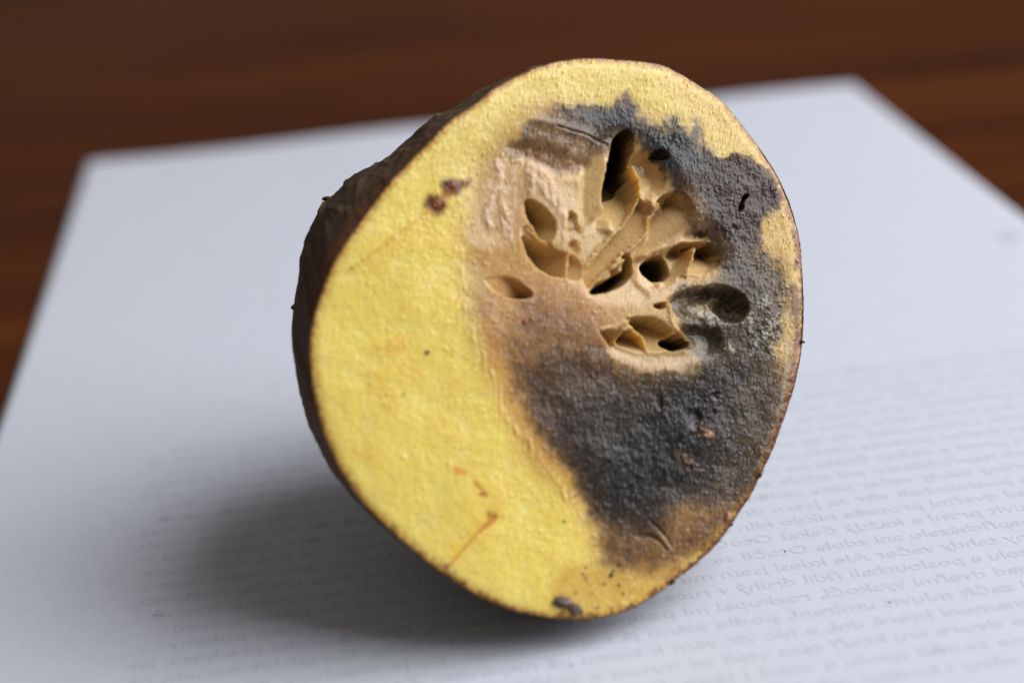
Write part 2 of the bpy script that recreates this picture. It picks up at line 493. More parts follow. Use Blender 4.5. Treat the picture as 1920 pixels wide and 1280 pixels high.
# pale torn flaps (upper left of the core)
FL = [([(936,305),(938,330),(930,350),(918,375),(915,405),(921,425)], 7),
      ([(988,286),(994,300),(998,330),(996,365)], 8),
      ([(1018,325),(1030,340),(1045,370),(1056,405),(1060,440),(1066,470)], 8),
      ([(1013,340),(1022,358),(1036,380)], 7),
      ([(950,395),(952,420),(955,450)], 6),
      ([(938,350),(942,380),(945,410),(950,440)], 7),
      ([(1072,300),(1080,290)], 9), ([(965,300),(975,300)],5)]
for p, r in FL:
    stroke(p, r * 1.3, (200,176,148), 0.6)
stroke([(1000,310),(1012,324)], 3, (150,100,60), 0.6)
area_([(925,300),(960,288),(1000,290),(1040,340),(1058,400),(1064,455),(1048,440),(1010,372),(984,372),(975,440),(930,450),(905,400)], (200,164,124), 24, 0.5)
pale = sm(0.0, 0.35, noise((PX + 0.1 * PY) / 7, PY / 30, 71)) * sm(-10, 14, poly_sd([(915,310),(960,285),(1010,290),(1062,400),(1066,470),(1040,440),(1000,365),(975,430),(900,450),(900,380)], PX, PY, 30))
mixin(pale * 0.6, (206, 186, 160))
# smooth brown trench above them
area_([(955,272),(985,268),(1040,282),(1100,300),(1090,318),(1030,312),(995,296),(958,292)], (160,120,78), 7, 0.75, XY=(XC, YC))
stroke([(1045,236),(1075,244),(1110,256),(1136,268)], 2.2, (104,76,58), 0.6, XY=(XC, YC))
lum = C.mean(1)
# blemishes
for p, r, c, s in [([(812,380),(822,388)], 16.5, (96,30,8), 0.97), ([(840,349),(854,351)], 15.5, (90,28,8), 0.97), ([(862,346),(876,342)], 9, (110,46,22), 0.85), ([(826,372),(844,358)], 12, (150,84,34), 0.7),
                   ([(858,878),(868,884)], 7, (206,126,30), 0.8), ([(890,905),(912,928)], 4, (196,120,34), 0.8), ([(905,925),(911,926)], 5, (150,76,24), 0.9),
                   ([(916,962),(922,970),(930,962)], 6, (132,60,22), 0.9), ([(920,974),(910,986)], 7, (180,92,24), 0.8)]:
    stroke(p, r, c, s)
stroke([(922,972),(890,1005),(855,1045),(832,1072)], 3.2, (180,112,36), 0.85, XY=(PX, PY))
stroke([(922,968),(850,1040)], 22, (222,172,56), 0.35, XY=(PX - 6, PY + 8))
stroke([(805,395),(755,432),(700,475),(650,510)], 3, (200,150,52), 0.6, XY=(PX, PY))
stroke([(805,398),(755,436),(700,480)], 20, (214,170,66), 0.3, XY=(PX, PY - 8))
for (x, y) in [(700,655),(700,730),(690,700),(720,760),(740,640),(670,850),(760,690)]:
    stroke([(x, y), (x + 22, y + 4)], 16, (216,168,48), 0.32)
# dark hollow streak in the lower rot with crumbs
for p, r, s in [([(1320,745),(1312,790),(1300,800)], 13, 0.8), ([(1290,775),(1300,785)], 15, 0.8), ([(1270,830),(1262,870),(1275,890)], 16, 0.7), ([(1340,740),(1352,748)], 8, 0.8), ([(1310,850),(1330,870)], 14, 0.5), ([(1240,850),(1250,880)], 14, 0.4)]:
    stroke(p, r, (34,29,28), s)
for p, r, c in [([(1343,738),(1356,746)], 7, (96,58,44)), ([(1340,765),(1346,770)], 7, (98,78,60)), ([(1284,864),(1298,872)], 17, (120,88,66)), ([(1272,850),(1280,862)], 9, (112,88,58)), ([(1314,804),(1328,814)], 17, (116,86,72))]:
    stroke(p, r, c, 0.75)
area_([(1385,800),(1450,790),(1420,880),(1370,930)], (112,94,74), 16, 0.5)
# dark rotten strip and light line along the right skin
stroke([(1492,430),(1500,470),(1494,500)], 8, (70,44,34), 0.8)
area_([(1478,540),(1500,540),(1503,640),(1490,720),(1472,790),(1455,840),(1448,820),(1466,760),(1480,690),(1488,620)], (98,50,34), 7, 0.85, XY=(XR, YR))
stroke([(1470,560),(1474,600),(1478,640)], 11, (182,158,100), 0.75)
stroke([(1476,640),(1474,690),(1466,740),(1458,790),(1453,812)], 4, (178,158,134), 0.7)
stroke([(1463,360),(1478,400)], 5, (150,92,70), 0.5)
# skin line round the cut
mixin((1 - sm(5, 15, edge + 3 * fx_)) * 0.6, (178,112,42))
mixin((1 - sm(3, 9, edge + 22 * noise(PX / 26, PY / 26, 66) + 3 * fx_)) * sm(500, 900, PY + 0.6 * (PX - 1050)) * 0.7, (112,70,40))
mixin((1 - sm(1.5, 5.5, edge + 1.2 * fx_)) * 0.7, (112,66,34))
rimr = (1 - sm(4, 11, edge + 2 * fx_)) * sm(1150, 1300, PX) * sm(650, 760, PY)
mixin(rimr * 0.75, (104,62,38))
# scattered corky marks along the lower rim
sp = noise(PX / 7, PY / 5, 61) - 0.1
mixin(sm(0.22, 0.34, sp) * (1 - sm(8, 34, edge)) * sm(850, 1000, PY) * 0.5, (120,78,44))
# grain in colour: decayed tissue is spotted, healthy flesh only a little
dark = np.clip(g1 + u1 + 0.0, 0, 1)
decay = 1 - sm(0.14, 0.40, lum)
C *= (1 + (streak * (0.08 + 0.60 * decay) + mid * (0.05 + 0.55 * decay) + grain * (0.05 + 0.25 * decay)))[:, None]
bl = sm(0.25, 0.6, fbm(PX / 11, PY / 14, 77, 3)) * decay
mixin(bl * 0.22, (120,98,82))
mixin(sm(0.26, 0.5, noise((PX + 0.22 * PY) / 4.0, (PY - 0.1 * PX) / 9.0, 34)) * sm(-0.4, 0.3, noise(PX / 30, PY / 34, 35)) * 0.6 * (1 - 0.85 * decay), (252, 242, 190))  # whitish flecks: wet sparkles painted into the flesh colour
C *= (1 - 0.52 * decay)[:, None] * np.array([1.0, 1.0, 1.0]) ** decay[:, None]
C = np.clip(C, 0.004, 0.93)

# blisters of wet gel in the grey tissue
rg = random.Random(5)
wet_ = np.zeros(n_); WETH = np.zeros(n_)
for i in range(60):
    if i < 22: cx_, cy_ = rg.uniform(1296, 1352), rg.uniform(574, 606)
    else:
        t = rg.random(); cx_ = 1405 + 45 * t + rg.gauss(0, 14); cy_ = 560 + 110 * rg.random()
    r = rg.uniform(2.5, 8.5)
    d2 = ((XR + 2 * fx_ - cx_) / r) ** 2 + ((YR + 2 * fy_ - cy_) / (r * rg.uniform(0.6, 1.9))) ** 2
    bmp = np.sqrt(np.clip(1 - d2, 0, 1))
    WETH = np.maximum(WETH, rg.uniform(0.004, 0.024) * bmp * (r / 6))
    wet_ = np.maximum(wet_, sm(0, 0.5, bmp))
# ---- relief (cm, positive = towards the viewer)
H = np.zeros(n_)
H += 0.035 * big_ + 0.010 * mott
beads = sm(0.18, 0.5, noise((PX + 0.30 * PY) / 4.6, (PY - 0.1 * PX) / 10.5, 31)) * sm(-0.35, 0.35, noise(PX / 22, PY / 26, 32))
beads2 = sm(0.2, 0.5, noise((PX + 0.18 * PY) / 6.5, (PY - 0.1 * PX) / 15, 33))
drops = sm(0.30, 0.52, noise((PX + 0.26 * PY) / 5.0, (PY - 0.1 * PX) / 12.0, 36)) * sm(-0.1, 0.35, noise(PX / 40, PY / 40, 37) + 0.12)
s1_ = 0.0005 + 0.0014 * decay; s2_ = 0.0003 + 0.0010 * decay
H += s1_ * streak + s2_ * grain + (0.0008 + 0.0018 * decay) * mid + 0.0055 * beads + 0.0028 * beads2 + 0.0155 * drops
H -= 0.02 * (1 - sm(0, 22, edge)) + 0.008 * (1 - sm(0, 5, edge))
tanb = line_d([(858,470),(866,534),(880,615),(908,678),(933,728),(940,777),(968,808),(992,830),(1010,868),(1028,885),(1060,930)], XR, YR, 40)
H += 0.024 * np.exp(-(tanb / 6) ** 2) * np.clip(0.1 + 1.6 * noise(PX / 9, PY / 26, 81), 0, 1)
for p, r in FL:
    d = line_d(p, XR, YR, 40)
    H += 0.016 * (1 - sm(r * 0.2, r * 1.5, d)) * (0.7 + 1.2 * mid)
# sunken parts
def sink(poly, depth, soft, XY=None):
    global H
    x, y = XY if XY is not None else (XC, YC)
    sd = poly_sd(smooth_closed(poly, 5), x, y, soft + 6)
    H -= depth * sm(-soft, soft, sd)
sink([(955,274),(990,268),(1050,282),(1102,302),(1085,322),(1050,326),(1000,304)], 0.05, 12)
sink([(885,300),(960,270),(1000,300),(990,370),(960,440),(910,450),(880,400)], 0.035, 26)
d = line_d([(1045,238),(1075,246),(1110,258),(1138,270)], XC, YC, 30)
H -= 0.016 * np.exp(-(d / 2.4) ** 2)
d = line_d([(1000,225),(1050,236),(1110,257)], XC, YC, 30); H += 0.02 * np.exp(-(d / 9) ** 2)

# ---- the hollow: facets with their own levels (cm below the cut) and slopes; coordinates on a local grid
def q(p): return (825 + p[0] / 2.1333, 150 + p[1] / 2.1333)
Z = np.zeros(n_)
def facet(poly, a, za, b, zb, soft=3, torn=1.0, spl=True, bow=1.0, bank=None):
    """bank=(dx,dy,slope): side on which the edge is a long slope instead of a cut"""
    global Z
    if soft < 10: soft = soft * 1.45
    x = PX + torn * (XC - PX); y = PY + torn * (YC - PY)
    P_ = np.array([q(p) for p in poly])
    if spl: P_ = smooth_closed(P_, 4)
    sd = poly_sd(P_, x, y, soft + 4)
    m = sd > -soft
    A_ = np.array(q(a)); B_ = np.array(q(b)); L2 = ((B_ - A_) ** 2).sum()
    t = ((PX[m] - A_[0]) * (B_[0] - A_[0]) + (PY[m] - A_[1]) * (B_[1] - A_[1])) / L2
    t = np.clip(t, -0.15, 1.1); t = np.sign(t) * np.abs(t) ** bow
    z = za + (zb - za) * t
    k = sm(-soft, soft, sd[m])
    Z[m] = Z[m] * (1 - k) + z * k
def ridge(path, w, z, torn=1.0, edge_=1.0):
    """thin standing wall whose top is at level z"""
    global Z
    x = PX + torn * (XR - PX); y = PY + torn * (YR - PY)
    d = line_d([q(p) for p in path], x, y, w * 4)
    k = np.exp(-(d / w) ** 2 * 0.9)
    Z = np.maximum(Z, Z * (1 - k) + z * k)
# broad bowl
facet([(430,380),(560,280),(690,230),(800,250),(880,330),(960,440),(1010,560),(1120,640),(1120,740),(1000,820),(840,860),(700,860),(610,830),(545,780),(530,650),(520,500)], (500,500), -0.05, (900,550), -0.09, soft=26)
# wall left of the big slit
facet([(590,290),(640,255),(700,240),(690,300),(668,380),(662,450),(650,520),(600,570),(575,640),(570,520),(575,400)], (585,450), -0.10, (665,440), -0.02, soft=4)
facet([(520,560),(575,600),(600,560),(640,550),(690,560),(680,620),(640,660),(600,710),(575,790),(520,790),(512,700)], (540,560), -0.16, (600,760), -0.08, soft=4)
facet([(520,530),(545,545),(545,585),(522,590)], (520,530), -0.2, (545,585), -0.1, soft=3)
facet([(525,650),(552,645),(560,690),(540,705),(524,700)], (525,650), -0.26, (556,700), -0.12, soft=3)
facet([(514,700),(545,705),(575,760),(568,795),(514,785)], (516,740), -0.34, (572,770), -0.08, soft=3)
# big slit: black throat above, ramp below
facet([(745,205),(768,235),(772,300),(775,360),(790,400),(800,440),(785,500),(740,570),(690,610),(650,560),(640,540),(668,515),(660,490),(662,440),(672,370),(690,300),(705,240)], (715,350), -1.5, (735,575), -0.12, soft=4, bow=0.55)
facet([(742,208),(768,245),(768,300),(745,350),(705,395),(676,420),(680,350),(694,300),(708,245)], (720,300), -2.6, (730,360), -2.0, soft=4)
facet([(640,540),(660,538),(690,548),(690,590),(660,600),(630,570)], (640,545), -0.22, (680,590), -0.05, soft=4)
# small round pore
facet([(856,300),(876,284),(905,290),(908,315),(880,325),(858,318)], (880,285), -0.42, (880,325), -0.06, soft=4)
# second trough
facet([(790,300),(850,295),(880,330),(890,390),(880,440),(845,470),(835,510),(805,520),(800,440),(790,390),(775,350)], (845,370), -0.40, (815,500), -0.08, soft=8, bow=0.8)
ridge([(778,345),(796,385),(802,430),(797,475),(768,535)], 3.2, -0.02)
# slab A and the groove along it
facet([(800,470),(840,520),(835,580),(800,640),(740,690),(690,750),(640,790),(600,830),(582,800),(600,735),(650,680),(720,605),(775,540)], (690,630), -0.42, (760,690), -0.05, soft=3, bow=0.8)
ridge([(797,475),(768,535),(720,595),(670,648),(630,688),(602,728),(584,785)], 3.0, -0.04)
# third hollow (brown) and its slope
facet([(905,470),(960,455),(1000,500),(1000,560),(950,620),(880,660),(820,690),(780,700),(795,665),(840,620),(855,570),(880,520),(892,490)], (868,560), -0.48, (945,640), -0.06, soft=6, bow=0.75)
facet([(893,470),(925,460),(920,500),(885,525),(868,530),(878,500)], (880,500), -0.65, (930,510), -0.30, soft=5)
ridge([(838,545),(832,600),(795,648),(742,690),(700,738),(660,768),(612,818),(592,858)], 3.0, -0.02)
ridge([(850,490),(858,508)], 6.0, 0.01)
ridge([(880,490),(868,520),(845,550)], 3.0, -0.03)
# little pit
facet([(990,615),(1030,605),(1060,615),(1050,640),(1010,645),(985,635)], (1020,605), -0.22, (1020,650), -0.05, soft=4)
# lit slope below slab B
facet([(600,850),(680,800),(760,720),(800,700),(850,740),(800,800),(830,860),(740,880),(640,880)], (760,720), -0.24, (740,880), -0.04, soft=7)
# hooked dark opening
facet([(606,848),(640,815),(670,800),(690,790),(700,778),(692,760),(706,755),(722,768),(745,764),(748,740),(738,710),(752,692),(775,697),(780,725),(772,770),(745,805),(700,830),(650,845)], (700,760), -1.7, (720,850), -0.35, soft=3, torn=1.5, bow=0.9)
ridge([(690,752),(712,738),(736,722)], 4.0, 0.03)
# funnel with the dark hole
facet([(790,800),(800,740),(850,700),(930,675),(1000,655),(1008,690),(980,735),(945,780),(900,820),(840,830)], (960,680), -0.42, (850,835), -0.10, soft=6, bow=0.9)
facet([(826,750),(845,725),(880,705),(915,705),(930,740),(925,770),(890,795),(858,788)], (880,720), -1.9, (880,800), -1.2, soft=5)
facet([(945,670),(985,655),(1002,664),(990,695),(955,705)], (970,660), -0.75, (970,710), -0.35, soft=4)
# next pocket
facet([(1010,660),(1045,650),(1090,660),(1118,690),(1120,720),(1090,760),(1040,775),(1005,760),(1020,710)], (1060,665), -0.85, (1060,775), -0.08, soft=4, bow=0.6)
ridge([(1020,668),(1018,700),(1000,745),(985,775)], 3.2, -0.01)
facet([(870,800),(900,795),(905,812),(885,825)], (885,795), -0.15, (885,825), -0.05, soft=4)
# grey pocket with wet gel
facet([(915,880),(1000,845),(1100,830),(1180,850),(1220,890),(1215,935),(1180,960),(1120,950),(1090,975),(1010,965),(960,940),(930,910)], (1080,840), -0.36, (1040,985), -0.10, soft=6, bow=0.8)
facet([(1030,870),(1060,845),(1110,845),(1100,880),(1060,890)], (1060,845), -0.46, (1070,900), -0.24, soft=7)
facet([(1110,905),(1150,885),(1200,890),(1212,920),(1180,950),(1135,945)], (1160,890), -0.62, (1160,955), -0.34, soft=9.5)
facet([(985,915),(1060,905),(1120,935),(1110,965),(1040,968),(995,950)], (1040,905), -0.12, (1040,970), -0.06, soft=8)
# group of four below
facet([(858,902),(895,893),(893,912),(868,914)], (878,893), -0.45, (878,914), -0.1, soft=2.5)
facet([(752,960),(800,950),(860,955),(900,980),(925,1010),(905,1040),(920,1060),(880,1080),(830,1075),(820,1040),(790,1000)], (830,960), -0.75, (870,1085), -0.10, soft=3, bow=0.75)
facet([(900,1050),(930,1028),(965,1025),(995,1050),(970,1070),(925,1075)], (940,1030), -1.2, (950,1080), -0.7, soft=4)
facet([(715,1050),(740,1010),(775,1005),(810,1030),(822,1085),(790,1085),(740,1065)], (770,1010), -0.60, (770,1090), -0.08, soft=3, bow=0.8)
facet([(648,1005),(700,1000),(740,990),(730,1020),(705,1045),(690,1062),(665,1035)], (665,1045), -0.75, (725,1000), -0.05, soft=3, bow=0.8)
facet([(950,1010),(1050,990),(1100,1010),(1110,1070),(1060,1110),(1000,1090),(1010,1050)], (1050,1000), -0.26, (1050,1110), -0.04, soft=14)
facet([(690,1065),(830,1085),(920,1085),(1000,1080),(1050,1090),(960,1140),(820,1150),(740,1110)], (860,1080), -0.06, (860,1150), -0.02, soft=9)
ridge([(650,1000),(700,985),(752,962),(760,948)], 3.0, 0.02)
ridge([(752,962),(775,1000),(805,1020),(826,1060),(835,1090)], 2.6, -0.03)
ridge([(910,890),(925,925),(925,960),(935,990),(985,1040)], 4.0, 0.03)
# the two deep cells and the eye left of the core
facet([(348,485),(385,492),(430,530),(460,580),(468,640),(440,668),(410,630),(380,590),(352,545)], (375,545), -1.15, (465,600), -0.04, soft=3, bow=0.75)
facet([(328,600),(345,585),(385,610),(440,668),(350,640)], (335,590), -0.06, (380,640), -0.14, soft=3)
facet([(335,628),(370,640),(440,672),(480,690),(508,700),(510,784),(460,780),(415,760),(385,735),(352,690)], (380,700), -1.25, (508,720), -0.03, soft=3, bow=0.75)
ridge([(348,590),(395,625),(440,668)], 2.4, -0.05)
ridge([(512,620),(512,700),(513,785)], 2.6, -0.01)
facet([(178,800),(215,787),(262,787),(310,805),(368,855),(340,870),(285,868),(235,850)], (345,868), -0.42, (245,785), -0.05, soft=2.4, torn=0.2, bow=0.8)
# slits, dents and the fold at the lower right
def pit(poly, dep, wall, tdir=(0, -1), amt=0.6):
    global Z
    P_ = smooth_closed(poly, 5); sd = poly_sd(P_, XC, YC, 8); m = sd > -6
    c = P_.mean(0); ext = np.ptp(P_, axis=0) / 2
    tv = np.array(tdir, float); tv /= np.linalg.norm(tv) + 1e-9
    pr_ = ((PX[m] - c[0]) * tv[0] + (PY[m] - c[1]) * tv[1]) / (abs(ext[0] * tv[0]) + abs(ext[1] * tv[1]) + 1e-9)
    f = np.clip(0.6 + 0.6 * pr_ * amt, 0.05, 1.3)
    Z[m] -= dep * f * sm(-1, wall, sd[m])
pit([(1401,363),(1404,367),(1397,378),(1395,390),(1388,397),(1386,391),(1391,376),(1395,366)], 0.30, 3, amt=0.2)
pit([(1228,742),(1236,738),(1244,744),(1243,766),(1237,770),(1230,758)], 0.08, 9, (1,0))
pit([(1333,738),(1346,734),(1356,742),(1348,750),(1336,748)], 0.06, 7, (-1,0))
pit([(1290,772),(1308,764),(1318,784),(1306,806),(1290,800)], 0.06, 11)
pit([(1190,1004),(1206,997),(1226,1000),(1244,1014),(1254,1030),(1248,1032),(1236,1018),(1216,1009),(1196,1010)], 0.10, 6, (1,-0.3))
pit([(1216,976),(1232,980),(1252,1004),(1264,1028),(1254,1026),(1240,1002)], 0.07, 8)
pit([(1376,420),(1386,430),(1378,438),(1370,430)], 0.04, 6)
for cr in ([(1218,238),(1210,262)], [(1262,258),(1254,275),(1250,288)], [(1236,246),(1232,262)]):
    d = line_d(cr, XC, YC, 10); Z -= 0.014 * np.exp(-(d / 1.4) ** 2)
Z = np.where(Z > -1.2, Z * 0.82, Z)
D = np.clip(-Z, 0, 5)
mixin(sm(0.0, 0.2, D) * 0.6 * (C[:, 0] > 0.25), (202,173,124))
mixin(sm(0.55, 1.3, D) * 0.5, (96, 76, 52))  # shade of the deep hollows put into the colour by depth
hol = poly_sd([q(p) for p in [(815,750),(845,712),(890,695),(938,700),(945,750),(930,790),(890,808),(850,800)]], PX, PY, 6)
mixin(sm(-6, 2, hol) * sm(0.18, 0.6, D) * 0.85, (44, 32, 20))  # darkness inside the funnel hole painted on its walls
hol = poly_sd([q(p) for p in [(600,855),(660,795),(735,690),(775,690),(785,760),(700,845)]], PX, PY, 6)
mixin(sm(-6, 2, hol) * sm(0.35, 0.9, D) * 0.7, (52, 40, 24))  # painted shade in the hooked opening
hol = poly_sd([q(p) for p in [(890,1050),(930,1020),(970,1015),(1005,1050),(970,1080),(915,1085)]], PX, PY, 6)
mixin(sm(-6, 2, hol) * sm(0.25, 0.7, D) * 0.8, (48, 42, 28))  # painted shade in the deep hole of the lower group
mixin(np.clip(wet_, 0, 1) * np.clip(0.15 + 1.3 * noise(PX / 14, PY / 18, 88), 0, 0.55), (168, 162, 146))  # glints on the gel blisters painted as a paler colour
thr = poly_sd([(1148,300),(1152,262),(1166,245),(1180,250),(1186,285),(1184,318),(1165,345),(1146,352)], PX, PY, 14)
mixin(sm(0.10, 0.6, D) * (thr > -14) * 0.9, (34, 30, 20))  # unlit depth of the slit's throat painted nearly black
H += Z
rel = sm(0.04, 0.3, D)
H += rel * (0.005 * mid - s1_ * streak * 0.8 - s2_ * grain - 0.0055 * beads - 0.0155 * drops - (0.003 + 0.004 * decay) * beads2)
H += WETH
wet = wet_
# small lumps: core grain, crumbs, scab, little cup at the lower right
for cx_, cy_, rx, ry, h in [(984,602,6,4.5,0.05),(996,599,7,4,0.05),(1326,815,12,9,0.06),(1316,806,8,6,0.04),(1290,866,9,7,0.05),(1300,874,7,6,0.04),(1282,856,6,5,0.03),(1365,968,9,9,0.05),(1344,770,6,6,0.04),(818,384,10,10,0.03),(848,349,9,8,0.03),(872,342,4,4,0.02),(1350,744,7,4,0.03),(756,858,6,7,0.02)]:
    d2 = ((XR - cx_) / rx) ** 2 + ((YR - cy_) / ry) ** 2
    H += h * np.clip(1 - d2, 0, 1) ** 0.5 * (0.75 + 0.6 * noise(PX / 5, PY / 5, 95))
m = np.exp(-(((XR - 984) / 6) ** 2 + ((YR - 603) / 4.5) ** 2) ** 2) + np.exp(-(((XR - 996) / 7) ** 2 + ((YR - 600) / 4) ** 2) ** 2)
mixin(np.clip(m, 0, 1) * 0.7, (150,102,70))
m = np.exp(-(((XR - 1325) / 11) ** 2 + ((YR - 814) / 7) ** 2) ** 2); mixin(m * 0.8, (176,142,118))
m = np.exp(-(((XR - 1365) / 9) ** 2 + ((YR - 968) / 9) ** 2) ** 2); mixin(m * 0.6, (160,112,84))

V = (base + N * H[:, None]) * CM
idx = np.arange(G * G).reshape(G, G)
F = np.stack([idx[:-1, :-1], idx[1:, :-1], idx[1:, 1:], idx[:-1, 1:]], -1).reshape(-1, 4)
e1 = V[F[F.shape[0] // 2, 1]] - V[F[F.shape[0] // 2, 0]]; e2 = V[F[F.shape[0] // 2, 3]] - V[F[F.shape[0] // 2, 0]]
if np.dot(np.cross(e1, e2), N) < 0: F = F[:, ::-1]

M = NT('cut_potato_flesh')
at = M.add('ShaderNodeAttribute', attribute_name='tint')
wt = M.add('ShaderNodeAttribute', attribute_name='wet')
tc = M.add('ShaderNodeTexCoord')
nf = M.noise(tc.outputs['Object'], 3800, 3, 0.6)
ng = M.noise(tc.outputs['Object'], 1500, 3, 0.6)
rf = M.ramp(nf.outputs[0], [(0.3, (0.86, 0.85, 0.82)), (0.7, (1.1, 1.1, 1.12))])
col = M.mix(1.0, at.outputs['Color'], rf.outputs[0], 'MULTIPLY')
M.link(col, M.p.inputs['Base Color'])
rr_ = M.add('ShaderNodeMapRange'); M.link(ng.outputs[0], rr_.inputs[0])
rr_.inputs[1].default_value = 0.3; rr_.inputs[2].default_value = 0.7; rr_.inputs[3].default_value = 0.20; rr_.inputs[4].default_value = 0.30
M.link(rr_.outputs[0], M.p.inputs['Roughness'])
M.p.inputs['IOR'].default_value = 1.33
M.p.inputs['Subsurface Weight'].default_value = 0.75
M.p.inputs['Subsurface Radius'].default_value = (1.0, 0.78, 0.42)
M.p.inputs['Subsurface Scale'].default_value = 0.0015
M.p.inputs['Coat Roughness'].default_value = 0.06
M.p.inputs['Coat IOR'].default_value = 1.38
cw = M.add('ShaderNodeMath', operation='MULTIPLY_ADD'); M.link(wt.outputs['Fac'], cw.inputs[0]); cw.inputs[1].default_value = 0.5; cw.inputs[2].default_value = 0.5
M.link(cw.outputs[0], M.p.inputs['Coat Weight'])
bb = M.bump(ng.outputs[0], 0.00006, 0.45)
bb = M.bump(nf.outputs[0], 0.00003, 0.5, bb)
M.link(bb, M.p.inputs['Normal']); M.link(bb, M.p.inputs['Coat Normal'])

ctr = on_face(1050.0, 640.0)
pot = bpy.data.objects.new('potato_half', None)
COL.objects.link(pot)
pot['label'] = 'half potato with yellow flesh, grey rot and hollows on its cut face, on white paper'
pot['category'] = 'potato'
# ---- skin body
NK, NA = 120, 900
ang = np.linspace(0, 2 * math.pi, NA, endpoint=False)
rpx = out_r(ang)
ex_, ey_ = C0[0] + rpx * np.cos(ang), C0[1] + rpx * np.sin(ang)
E0 = on_face(ex_, ey_)
cen = E0.mean(0)
ou = (E0 - cen) @ U; ow = (E0 - cen) @ W
DB = 5.0
V2 = []; depth_l = []
for k in range(NK):
    t = k / (NK - 1)
    th_ = t * math.pi / 2
    dd = DB * math.sin(th_) ** 1.0
    s = math.cos(th_) ** 0.75 if t < 1 else 0.0
    bulge = 1 + 0.02 * math.sin(min(1.0, t * 2.2) * math.pi) ** 1.0 * 1.0 if t < 0.4545 else 1.0
    s *= bulge
    rmean = np.hypot(ou, ow).mean()
    f = min(1, t * 1.3)
    nu = ou * (1 - 0.35 * f) + 0.35 * f * rmean * ou / np.hypot(ou, ow)
    nw = ow * (1 - 0.35 * f) + 0.35 * f * rmean * ow / np.hypot(ou, ow)
    V2.append(cen - N * dd + np.outer(nu * s + 0.07 * dd, U) + np.outer(nw * s + 0.19 * dd, W))
V2 = np.array(V2)
kk, aa = np.meshgrid(np.arange(NK) / NK, ang, indexing='ij')
# lumps and bumps on the skin, periodic in angle
def pn(fr, fd, seed, o=3):
    return fbm(np.cos(aa) * fr + 31, np.sin(aa) * fr + kk * fd, seed, o)
rad = V2 - (cen - np.outer(DB * np.sin(np.arange(NK) / (NK - 1) * math.pi / 2), N) + np.outer(0.19 * DB * np.sin(np.arange(NK) / (NK - 1) * math.pi / 2), W))[:, None, :]
rn = rad / (np.linalg.norm(rad, axis=2, keepdims=True) + 1e-6)
off = 0.10 * pn(1.6, 3, 41) + 0.035 * pn(7, 12, 42) + 0.018 * pn(26, 44, 43) + 0.010 * pn(70, 110, 44, 2)
hump = 0.36 * np.exp((np.cos(aa - math.atan2(-255, -440)) - 1) / 0.06) * np.exp(-((kk - 0.26) / 0.20) ** 2)
lent = sm(0.30, 0.5, pn(16, 26, 45, 1)) * 0.03
fade = sm(0, 0.03, kk)
V2 = V2 + rn * ((off + lent + hump) * fade - 0.004)[..., None]
V2[0] -= N * 0.024
# flatten what would sink into the paper: the potato rests there
zz = V2[..., 2].copy(); z0 = 0.016
V2[..., 2] = np.where(zz < z0 + 0.25, z0 + 0.25 * np.exp(np.minimum((zz - z0 - 0.25) / 0.25, 0)), zz)
print('body min z', zz.min(), 'below', (zz < 0).mean(), 'face low', E0[:, 2].min())
sx_, sy_ = to_px(V2.reshape(-1, 3))
for yy in (250, 300, 365, 450, 560, 680, 790, 880):
    mm = abs(sy_ - yy) < 4
    print('skin left silhouette y', yy, 'x', round(sx_[mm].min()), 'right', round(sx_[mm].max()))
print('top', round(sy_.min()), 'bottom', round(sy_.max()))
# skin colour
sc = np.tile(lin((92, 74, 54)), (NK * NA, 1))
def smix(a, c):
    global sc
    a = np.clip(a, 0, 1).ravel()[:, None]; sc = sc * (1 - a) + lin(c) * a
smix(sm(-0.2, 0.5, pn(4, 6, 51)) * 0.7, (66, 49, 35))
smix(sm(0.0, 0.5, pn(12, 18, 52)) * 0.5, (112, 92, 68))
smix(sm(0.25, 0.45, pn(16, 26, 45, 1)) * 0.5, (126, 104, 76))
smix(sm(0.15, 0.5, pn(30, 40, 53)) * 0.5, (58, 42, 30))
smix((1 - sm(0.0, 0.06, kk + 0.02 * pn(20, 10, 54))) * 0.7, (112, 62, 34))
smix(sm(0.55, 0.9, kk) * 0.5, (96, 84, 62))
K = NT('potato_skin')
at = K.add('ShaderNodeAttribute', attribute_name='tint'); tc = K.add('ShaderNodeTexCoord')
kn = K.noise(tc.outputs['Object'], 700, 5, 0.65); kf = K.noise(tc.outputs['Object'], 2600, 3, 0.6)
kr = K.ramp(kn.outputs[0], [(0.3, (0.7, 0.68, 0.66)), (0.7, (1.25, 1.22, 1.2))])
K.link(K.mix(1.0, at.outputs['Color'], kr.outputs[0], 'MULTIPLY'), K.p.inputs['Base Color'])
K.p.inputs['Roughness'].default_value = 0.72
K.p.inputs['Specular IOR Level'].default_value = 0.3
kb = K.bump(kn.outputs[0], 0.00025, 0.8); kb = K.bump(kf.outputs[0], 0.00006, 0.7, kb)
K.link(kb, K.p.inputs['Normal'])
idk = np.arange(NK * NA).reshape(NK, NA); nxt = np.roll(idk, -1, axis=1)
F2 = np.stack([idk[:-1], nxt[:-1], nxt[1:], idk[1:]], -1).reshape(-1, 4)
q = V2.reshape(-1, 3)[F2[NA * 5]]
if np.dot(np.cross(q[1] - q[0], q[3] - q[0]), q[0] - (cen - N * 1.5)) < 0: F2 = F2[:, ::-1]

origin = np.array([cen[0], cen[1] + 1.5, 0.0]) * CM
pot.location = origin
def child(name, V, F, mat, color=None, attrs=None, label=None, smooth=True):
    return link(name, mesh_np(name, V - origin, F, mat, color, smooth, attrs), pot, label)
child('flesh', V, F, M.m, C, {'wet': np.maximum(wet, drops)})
child('skin', V2.reshape(-1, 3) * CM, F2, K.m, sc)

